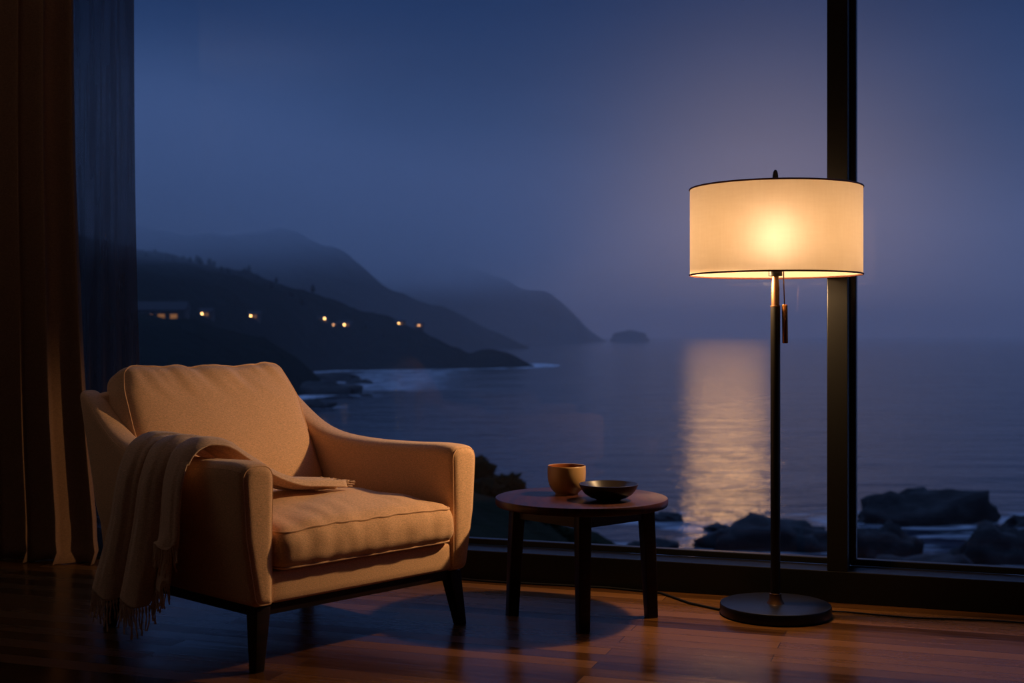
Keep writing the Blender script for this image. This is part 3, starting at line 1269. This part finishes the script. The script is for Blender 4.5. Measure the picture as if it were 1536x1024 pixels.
# ------------------------------------------------------------------ rocks in the sea
ROCKS = [  # px centre, waterline py, half width px, height px, label
    (1392, 786, 105, 48, 'broad flat-topped dark rock in the surf right of the mullion'),
    (1175, 826, 108, 44, 'dark rock in the surf just behind the lamp pole'),
    (1330, 842, 62, 50, 'dark rock against the right side of the mullion'),
    (1512, 846, 76, 56, 'large dark rock at the bottom right corner of the window'),
    (1400, 874, 110, 38, 'low dark rock shelf along the bottom edge of the right window'),
    (1562, 790, 44, 26, 'dark rock cut by the right edge of the picture'),
    (1000, 782, 26, 12, 'small low rock in the water right of the side table'),
    (1078, 796, 18, 9, 'small rock tip left of the golden glitter edge'),
    (980, 828, 40, 16, 'low dark rock beside the right leg of the side table'),
    (482, 592, 58, 18, 'dark rocks off the cove beside the top of the armchair back'),
    (500, 572, 42, 12, 'flat dark rock reaching into the foam of the cove'),
    (540, 575, 20, 5, 'thin rock spit farther out in the cove foam'),
    (466, 612, 34, 12, 'rock close to the right shoulder of the armchair back'),
    (548, 594, 9, 4, 'tiny rock standing alone in the cove'),
]
rock_list = []
for i, (px, py, hw, hh, lab) in enumerate(ROCKS):
    D = (EYE - SEA) * FPX / (py - HORIZ)
    s = D / FPX
    c = Vector(((px - 768) * s, D, SEA))
    rx, rz = hw * s, hh * s
    ry = max(rx * 0.4, 1.5)
    m = MB()
    bm_amp = 0.42
    blob(m, (0, 0, 0), (rx, ry, rz * 1.15), 11.3 + i * 2.9, bm_amp, 4, 1.9)
    o = m.build('sea_rock', M['rock'], None, 180)
    o.location = (c.x, c.y + ry * 0.6, SEA - 0.15 * rz)
    tag(o, lab, 'rock', 'rocks in the sea')
    rock_list.append((c.x, c.y + ry * 0.6, rx, ry))
# islets far out
for i, (px, py, hw, hh, D, lab) in enumerate([(944, 507.5, 27, 14, 4700, 'hazy islet off the end of the farthest headland'), (790, 511, 14, 6, 4000, 'tiny hazy islet at the foot of the farthest headland')]):
    s = D / FPX
    m = MB()
    blob(m, (0, 0, 0), (hw * s, hw * s * 0.5, hh * s * 1.1), 40.2 + i, 0.3, 4, 1.6)
    o = m.build('islet', M['farland'], None, 180)
    o.location = ((px - 768) * s, D, SEA)
    tag(o, lab, 'islet')

# ------------------------------------------------------------------ sea
def foam_at(X, Y):
    f = 0.0
    for rx_, ry_, a, b in rock_list:
        d = math.hypot((X - rx_) / (a + 4), (Y - ry_) / (b + 7))
        if d < 1.6:
            f = max(f, 0.42 * smooth((1.6 - d) / 0.6))
    if 420 < Y < 1100 and X < 60:
        hN = h_near(X, Y + 14) - SEA
        hM = h_near(X - 14, Y) - SEA
        if hN > -2.5 or hM > -2.5:
            f = max(f, 0.62)
    # broken water washing the cove
    if 480 < Y < 900:
        k = 1 - abs((X + 70) / 75)
        if k > 0:
            f = max(f, 0.50 * smooth(k * 1.3) * smooth((Y - 500) / 90) * smooth((930 - Y) / 60))
    # wash between the near rocks
    if 120 < Y < 200 and X > 25:
        f = max(f, 0.40 * smooth((X - 25) / 20) * smooth((200 - Y) / 25))
    if 1500 < Y < 2600 and X < 0:
        f = max(f, 0.3)
    return f


m = MB()
na, nr = 260, 250
foams = []


def sea_fn(a, b):
    ang = math.radians(lerp(-36, 36, a))
    r = 95.0 * (14000 / 95.0) ** b
    X, Y = r * math.sin(ang), r * math.cos(ang)
    foams.append(foam_at(X, Y))
    return (X, Y, 0)


m.grid(sea_fn, na, nr)
sea = m.build('sea', M['sea'], None, 180, False)
sea.location = (0, 0, SEA)
attr = sea.data.attributes.new('foam', 'FLOAT', 'POINT')
attr.data.foreach_set('value', foams)
tag(sea, 'dusk sea reaching from the rocks to the misty horizon', kind='structure')

# ------------------------------------------------------------------ houses with lamps on the headland
def march(px, py, y0=350, y1=1120):
    Y = y0
    while Y < y1:
        p = at(px, py, Y)
        if h_near(p.x, p.y) > p.z:
            return p
        Y += 3
    return at(px, py, YC1)


HOUSES = [  # px, py, width m, dim?, label
    (240, 475, 22, None, [], 'dim wide house with glowing front at the far left of the headland lights'),
    (305, 471, 11, 0, [(0, 0)], 'house with one bright lamp, leftmost of the bright lights on the headland'),
    (377, 474, 11, 0, [(0, 0)], 'house with one bright lamp, second bright light from the left on the headland'),
    (484, 480, 8, 0, [(-2.2, 0.0), (2.0, 1.2)], 'house with a close pair of lamps on the headland'),
    (517, 487, 10, 0, [(0, 0)], 'house with one bright lamp right of the pair of lamps'),
    (501, 487, 5, 1, [(0, 0)], 'small house with a faint lamp just right of the pair of lamps'),
    (599, 485, 9, 0, [(0, 0)], 'house with one lamp on the falling crest of the headland'),
    (629, 488, 7, 1, [(0, 0)], 'faintest lit house, rightmost of the lights on the headland'),
]
HP = []
for px, py, wd, dim, lamps, lab in HOUSES:
    p = march(px, py)
    HP.append(p)
    hs = wd * 0.36
    base_z = p.z - hs * 0.6
    h = thing('house', (p.x, p.y + wd * 0.3 - 2.0, base_z), math.radians(random.uniform(-6, 6)), lab, 'house', 'houses on the headland')
    m = MB()
    m.box(-wd / 2, wd / 2, -wd * 0.3, wd * 0.3, -6.0, hs)
    m.build('wall', M['hwall'], h, 0)
    m = MB()
    e = 0.6
    x0, x1, y0, y1 = -wd / 2 - e, wd / 2 + e, -wd * 0.3 - e, wd * 0.3 + e
    rz = hs + wd * 0.18
    m.add([(x0, y0, hs), (x1, y0, hs), (x1, y1, hs), (x0, y1, hs), (x0, 0, rz), (x1, 0, rz)],
          [(0, 1, 5, 4), (2, 3, 4, 5), (1, 2, 5), (3, 0, 4), (0, 3, 2, 1)])
    m.build('roof', M['hroof'], h, 0)
    for k in ((-0.3, -0.05, 0.2) if wd > 15 else (-0.3, 0.18)):
        m = MB()
        m.box(k * wd, k * wd + wd * 0.14, -wd * 0.3 - 0.08, -wd * 0.3 + 0.02, hs * 0.35, hs * 0.75)
        m.build('window', M['litwin'], h, 0)
    for lx, lz in lamps:
        m = MB()
        blob(m, (lx, -wd * 0.3 - 0.9, hs * 0.6 + lz), (0.55, 0.55, 0.55), 0, 0, 2)
        m.build('porch_lamp', M['porch'] if dim == 0 else M['porchdim'], h, 60)

# ------------------------------------------------------------------ trees along the headland crest
tree0 = None
for i in range(44):
    pxt = 200 + i * 10.3 + random.uniform(-3, 3)
    X = (pxt - 768) / FPX * YC1
    Y = YC1 + random.uniform(-70, 5)
    X *= Y / YC1
    hgt = random.uniform(4.0, 7.0) * lerp(1.0, 0.45, smooth((pxt - 450) / 200))
    z = h_near(X, Y) - 0.5
    if any(abs(X - q.x) < 13 and abs(Y - q.y) < 16 for q in HP):
        continue
    if tree0 is None:
        t = thing('conifer', (X, Y, z), 0, 'dark wind-shaped tree on the misty crest of the nearest headland', 'tree', 'trees on the headland crest')
        m = MB()
        m.lathe([(0.03, -0.05), (0.022, 0.3), (0.012, 0.5)], 6)
        tr = m.build('trunk', M['bark'], t)
        m = MB()
        blob(m, (0, 0, 0.42), (0.26, 0.26, 0.26), 3.3, 0.5, 3, 3.0)
        blob(m, (0.06, 0, 0.72), (0.17, 0.17, 0.28), 5.3, 0.5, 3, 3.0)
        cr = m.build('crown', M['tree'], t, 180)
        tree0 = t
        kids = [tr, cr]
    else:
        t = tree0.copy()
        COL.objects.link(t)
        for c in kids:
            d = c.copy()
            COL.objects.link(d)
            d.parent = t
        t.location = (X, Y, z)
    t.rotation_euler = (0, 0, random.uniform(0, 6.28))
    w = hgt * random.uniform(0.95, 1.4)
    t.scale = (w, w, hgt)

# ------------------------------------------------------------------ sea mist (real volumes)
def volume(name, x0, x1, y0, y1, z0, z1, mat, label):
    m = MB()
    m.box(x0, x1, y0, y1, z0, z1)
    o = m.build(name, mat, None, 0)
    tag(o, label, kind='structure')
    return o


volume('sea_mist', -9000, 9000, 140, 13500, SEA - 40, 220, fog_mat('sea_mist', 2.4e-4, 0.72, (0.86, 0.94, 1.0, 1)), 'sea mist lying over the whole bay')


def cloud_mat(name, density, ramps, nscale, col=(0.9, 0.96, 1.0, 1)):
    """mist whose density fades in along the axes: ramps = (axis, from, to)"""
    m, nt, out = newmat(name)
    tc = N(nt, 'ShaderNodeTexCoord')
    sp = N(nt, 'ShaderNodeSeparateXYZ')
    nt.links.new(tc.outputs['Object'], sp.inputs[0])
    nz = N(nt, 'ShaderNodeTexNoise')
    setin(nz, Scale=nscale, Detail=3.0)
    nt.links.new(tc.outputs['Object'], nz.inputs['Vector'])
    rg = N(nt, 'ShaderNodeMapRange')
    rg.inputs[1].default_value = 0.3
    rg.inputs[2].default_value = 0.7
    rg.inputs[3].default_value = 0.35
    rg.inputs[4].default_value = 1.5
    nt.links.new(nz.outputs[0], rg.inputs[0])
    cur = rg.outputs[0]
    for ax, a, b in ramps:
        r = N(nt, 'ShaderNodeMapRange', interpolation_type='SMOOTHSTEP')
        r.inputs[1].default_value = min(a, b)
        r.inputs[2].default_value = max(a, b)
        r.inputs[3].default_value = 0.0 if a < b else 1.0
        r.inputs[4].default_value = 1.0 if a < b else 0.0
        nt.links.new(sp.outputs[ax], r.inputs[0])
        mu = N(nt, 'ShaderNodeMath', operation='MULTIPLY')
        nt.links.new(cur, mu.inputs[0])
        nt.links.new(r.outputs[0], mu.inputs[1])
        cur = mu.outputs[0]
    mu = N(nt, 'ShaderNodeMath', operation='MULTIPLY')
    mu.inputs[1].default_value = density
    nt.links.new(cur, mu.inputs[0])
    v = N(nt, 'ShaderNodeVolumeScatter')
    v.inputs['Color'].default_value = col
    v.inputs['Anisotropy'].default_value = 0.2
    nt.links.new(mu.outputs[0], v.inputs['Density'])
    nt.links.new(v.outputs[0], out.inputs['Volume'])
    return m


volume('low_cloud', -760, 0, 560, 1180, 26, 210, cloud_mat('hill_cloud', 4.2e-3, (('Z', 30, 92), ('Z', 205, 120), ('X', -60, -300), ('Y', 600, 800), ('Y', 1170, 1060)), 0.008), 'low cloud hanging on the nearest headland')
volume('low_cloud', -2600, 400, 1250, 5600, 60, 420, cloud_mat('ridge_cloud', 2.2e-3, (('Z', 80, 225), ('Z', 415, 300), ('X', 300, -500), ('Y', 1300, 1900), ('Y', 5500, 4800)), 0.0016), 'low cloud wrapping the tops of the far ridges')

# ------------------------------------------------------------------ sky
wd_ = bpy.data.worlds.new('dusk_sky')
scene.world = wd_
wd_.use_nodes = True
nt = wd_.node_tree
nt.nodes.clear()
wo = N(nt, 'ShaderNodeOutputWorld')
bg = N(nt, 'ShaderNodeBackground')
bg.inputs[1].default_value = 1.15
nt.links.new(bg.outputs[0], wo.inputs[0])
tc = N(nt, 'ShaderNodeTexCoord')
sep = N(nt, 'ShaderNodeSeparateXYZ')
nt.links.new(tc.outputs['Generated'], sep.inputs[0])
cr = N(nt, 'ShaderNodeValToRGB')
el = cr.color_ramp.elements
el[0].position = 0.0
el[0].color = (0.058, 0.086, 0.190, 1)
el[1].position = 1.0
el[1].color = (0.11, 0.21, 0.52, 1)
for pos, c in ((0.08, (0.054, 0.082, 0.185, 1)), (0.16, (0.021, 0.045, 0.120, 1)), (0.27, (0.007, 0.024, 0.082, 1)), (0.5, (0.08, 0.15, 0.38, 1))):
    e = el.new(pos)
    e.color = c
nt.links.new(sep.outputs['Z'], cr.inputs[0])
nzw = N(nt, 'ShaderNodeTexNoise')
mpw = N(nt, 'ShaderNodeMapping')
mpw.inputs['Scale'].default_value = (1, 1, 3.0)
nt.links.new(tc.outputs['Generated'], mpw.inputs[0])
nt.links.new(mpw.outputs[0], nzw.inputs['Vector'])
setin(nzw, Scale=3.5, Detail=3.0)
rgw = N(nt, 'ShaderNodeMapRange')
rgw.inputs[3].default_value = 0.78
rgw.inputs[4].default_value = 1.22
nt.links.new(nzw.outputs[0], rgw.inputs[0])
mulw = N(nt, 'ShaderNodeMix', data_type='RGBA', blend_type='MULTIPLY')
mulw.inputs[0].default_value = 1.0
nt.links.new(cr.outputs[0], mulw.inputs[6])
nt.links.new(rgw.outputs[0], mulw.inputs[7])
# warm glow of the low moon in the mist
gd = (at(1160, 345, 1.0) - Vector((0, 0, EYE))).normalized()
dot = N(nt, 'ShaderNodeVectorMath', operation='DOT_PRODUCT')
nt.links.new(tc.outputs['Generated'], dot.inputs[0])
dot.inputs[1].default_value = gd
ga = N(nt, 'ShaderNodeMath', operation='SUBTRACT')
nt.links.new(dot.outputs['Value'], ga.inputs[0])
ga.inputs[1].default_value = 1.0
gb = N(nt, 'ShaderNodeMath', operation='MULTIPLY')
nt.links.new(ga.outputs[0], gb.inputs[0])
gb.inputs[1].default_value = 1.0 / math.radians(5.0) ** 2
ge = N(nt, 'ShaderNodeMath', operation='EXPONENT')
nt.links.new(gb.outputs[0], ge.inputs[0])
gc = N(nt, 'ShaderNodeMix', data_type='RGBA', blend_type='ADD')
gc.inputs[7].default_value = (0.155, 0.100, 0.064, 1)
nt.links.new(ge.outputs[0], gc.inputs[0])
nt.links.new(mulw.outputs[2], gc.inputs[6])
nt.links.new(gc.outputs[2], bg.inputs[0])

# ------------------------------------------------------------------ lights
def light(name, kind, loc, energy, col, **kw):
    d = bpy.data.lights.new(name, kind)
    d.energy = energy
    d.color = col
    for k, v in kw.items():
        setattr(d, k, v)
    o = bpy.data.objects.new(name, d)
    COL.objects.link(o)
    o.location = loc
    return o


# added spot inside the shade's lower rim, boosting the lamp's light on the room
spot = light('lamp_boost_spot', 'SPOT', (LX - 0.13, LY + 0.02, 1.219), 64.0, (1.0, 0.615, 0.295), spot_size=math.radians(176), spot_blend=0.18, shadow_soft_size=0.03)
spot.parent = None

# unseen fill light added by the left wall, bounced off the ceiling
up = light('fill_uplight', 'SPOT', room(-2.55, 2.1, 1.85), 31.0, (1.0, 0.84, 0.74), spot_size=math.radians(150), spot_blend=0.6, shadow_soft_size=0.1)
up.rotation_euler = (PI, 0, 0)

# warm moon low over the sea, behind the mist
moon_dir = at(1092, 262, 1.0) - Vector((0, 0, EYE))
mo = light('low_moon', 'SUN', (0, 0, 50), 0.017, (1.0, 0.52, 0.19), angle=math.radians(3.8))
mo.rotation_euler = Vector(moon_dir).to_track_quat('Z', 'Y').to_euler()

# ------------------------------------------------------------------ camera
cd = bpy.data.cameras.new('camera')
cam = bpy.data.objects.new('camera', cd)
COL.objects.link(cam)
cam.location = (0, 0, EYE)
cam.rotation_euler = (math.radians(90), 0, 0)
cd.sensor_width = 36.0
cd.lens = 36.0 * FPX / 1536.0
cd.shift_y = -(512.0 - HORIZ) / 1536.0
cd.clip_start = 0.05
cd.clip_end = 40000
cd.dof.use_dof = True
cd.dof.focus_distance = 4.35
cd.dof.aperture_fstop = 3.6
scene.camera = cam

scene.view_settings.view_transform = 'Standard'
scene.view_settings.look = 'None'
scene.view_settings.exposure = 0.0
scene.view_settings.gamma = 1.0
scene.view_settings.use_curve_mapping = False
cy = scene.cycles
cy.use_denoising = True
cy.max_bounces = 10
cy.diffuse_bounces = 4
cy.glossy_bounces = 4
cy.transmission_bounces = 6
cy.transparent_max_bounces = 16
cy.volume_bounces = 1
cy.volume_step_rate = 0.4
cy.sample_clamp_indirect = 4.0
cy.caustics_reflective = False
cy.caustics_refractive = False
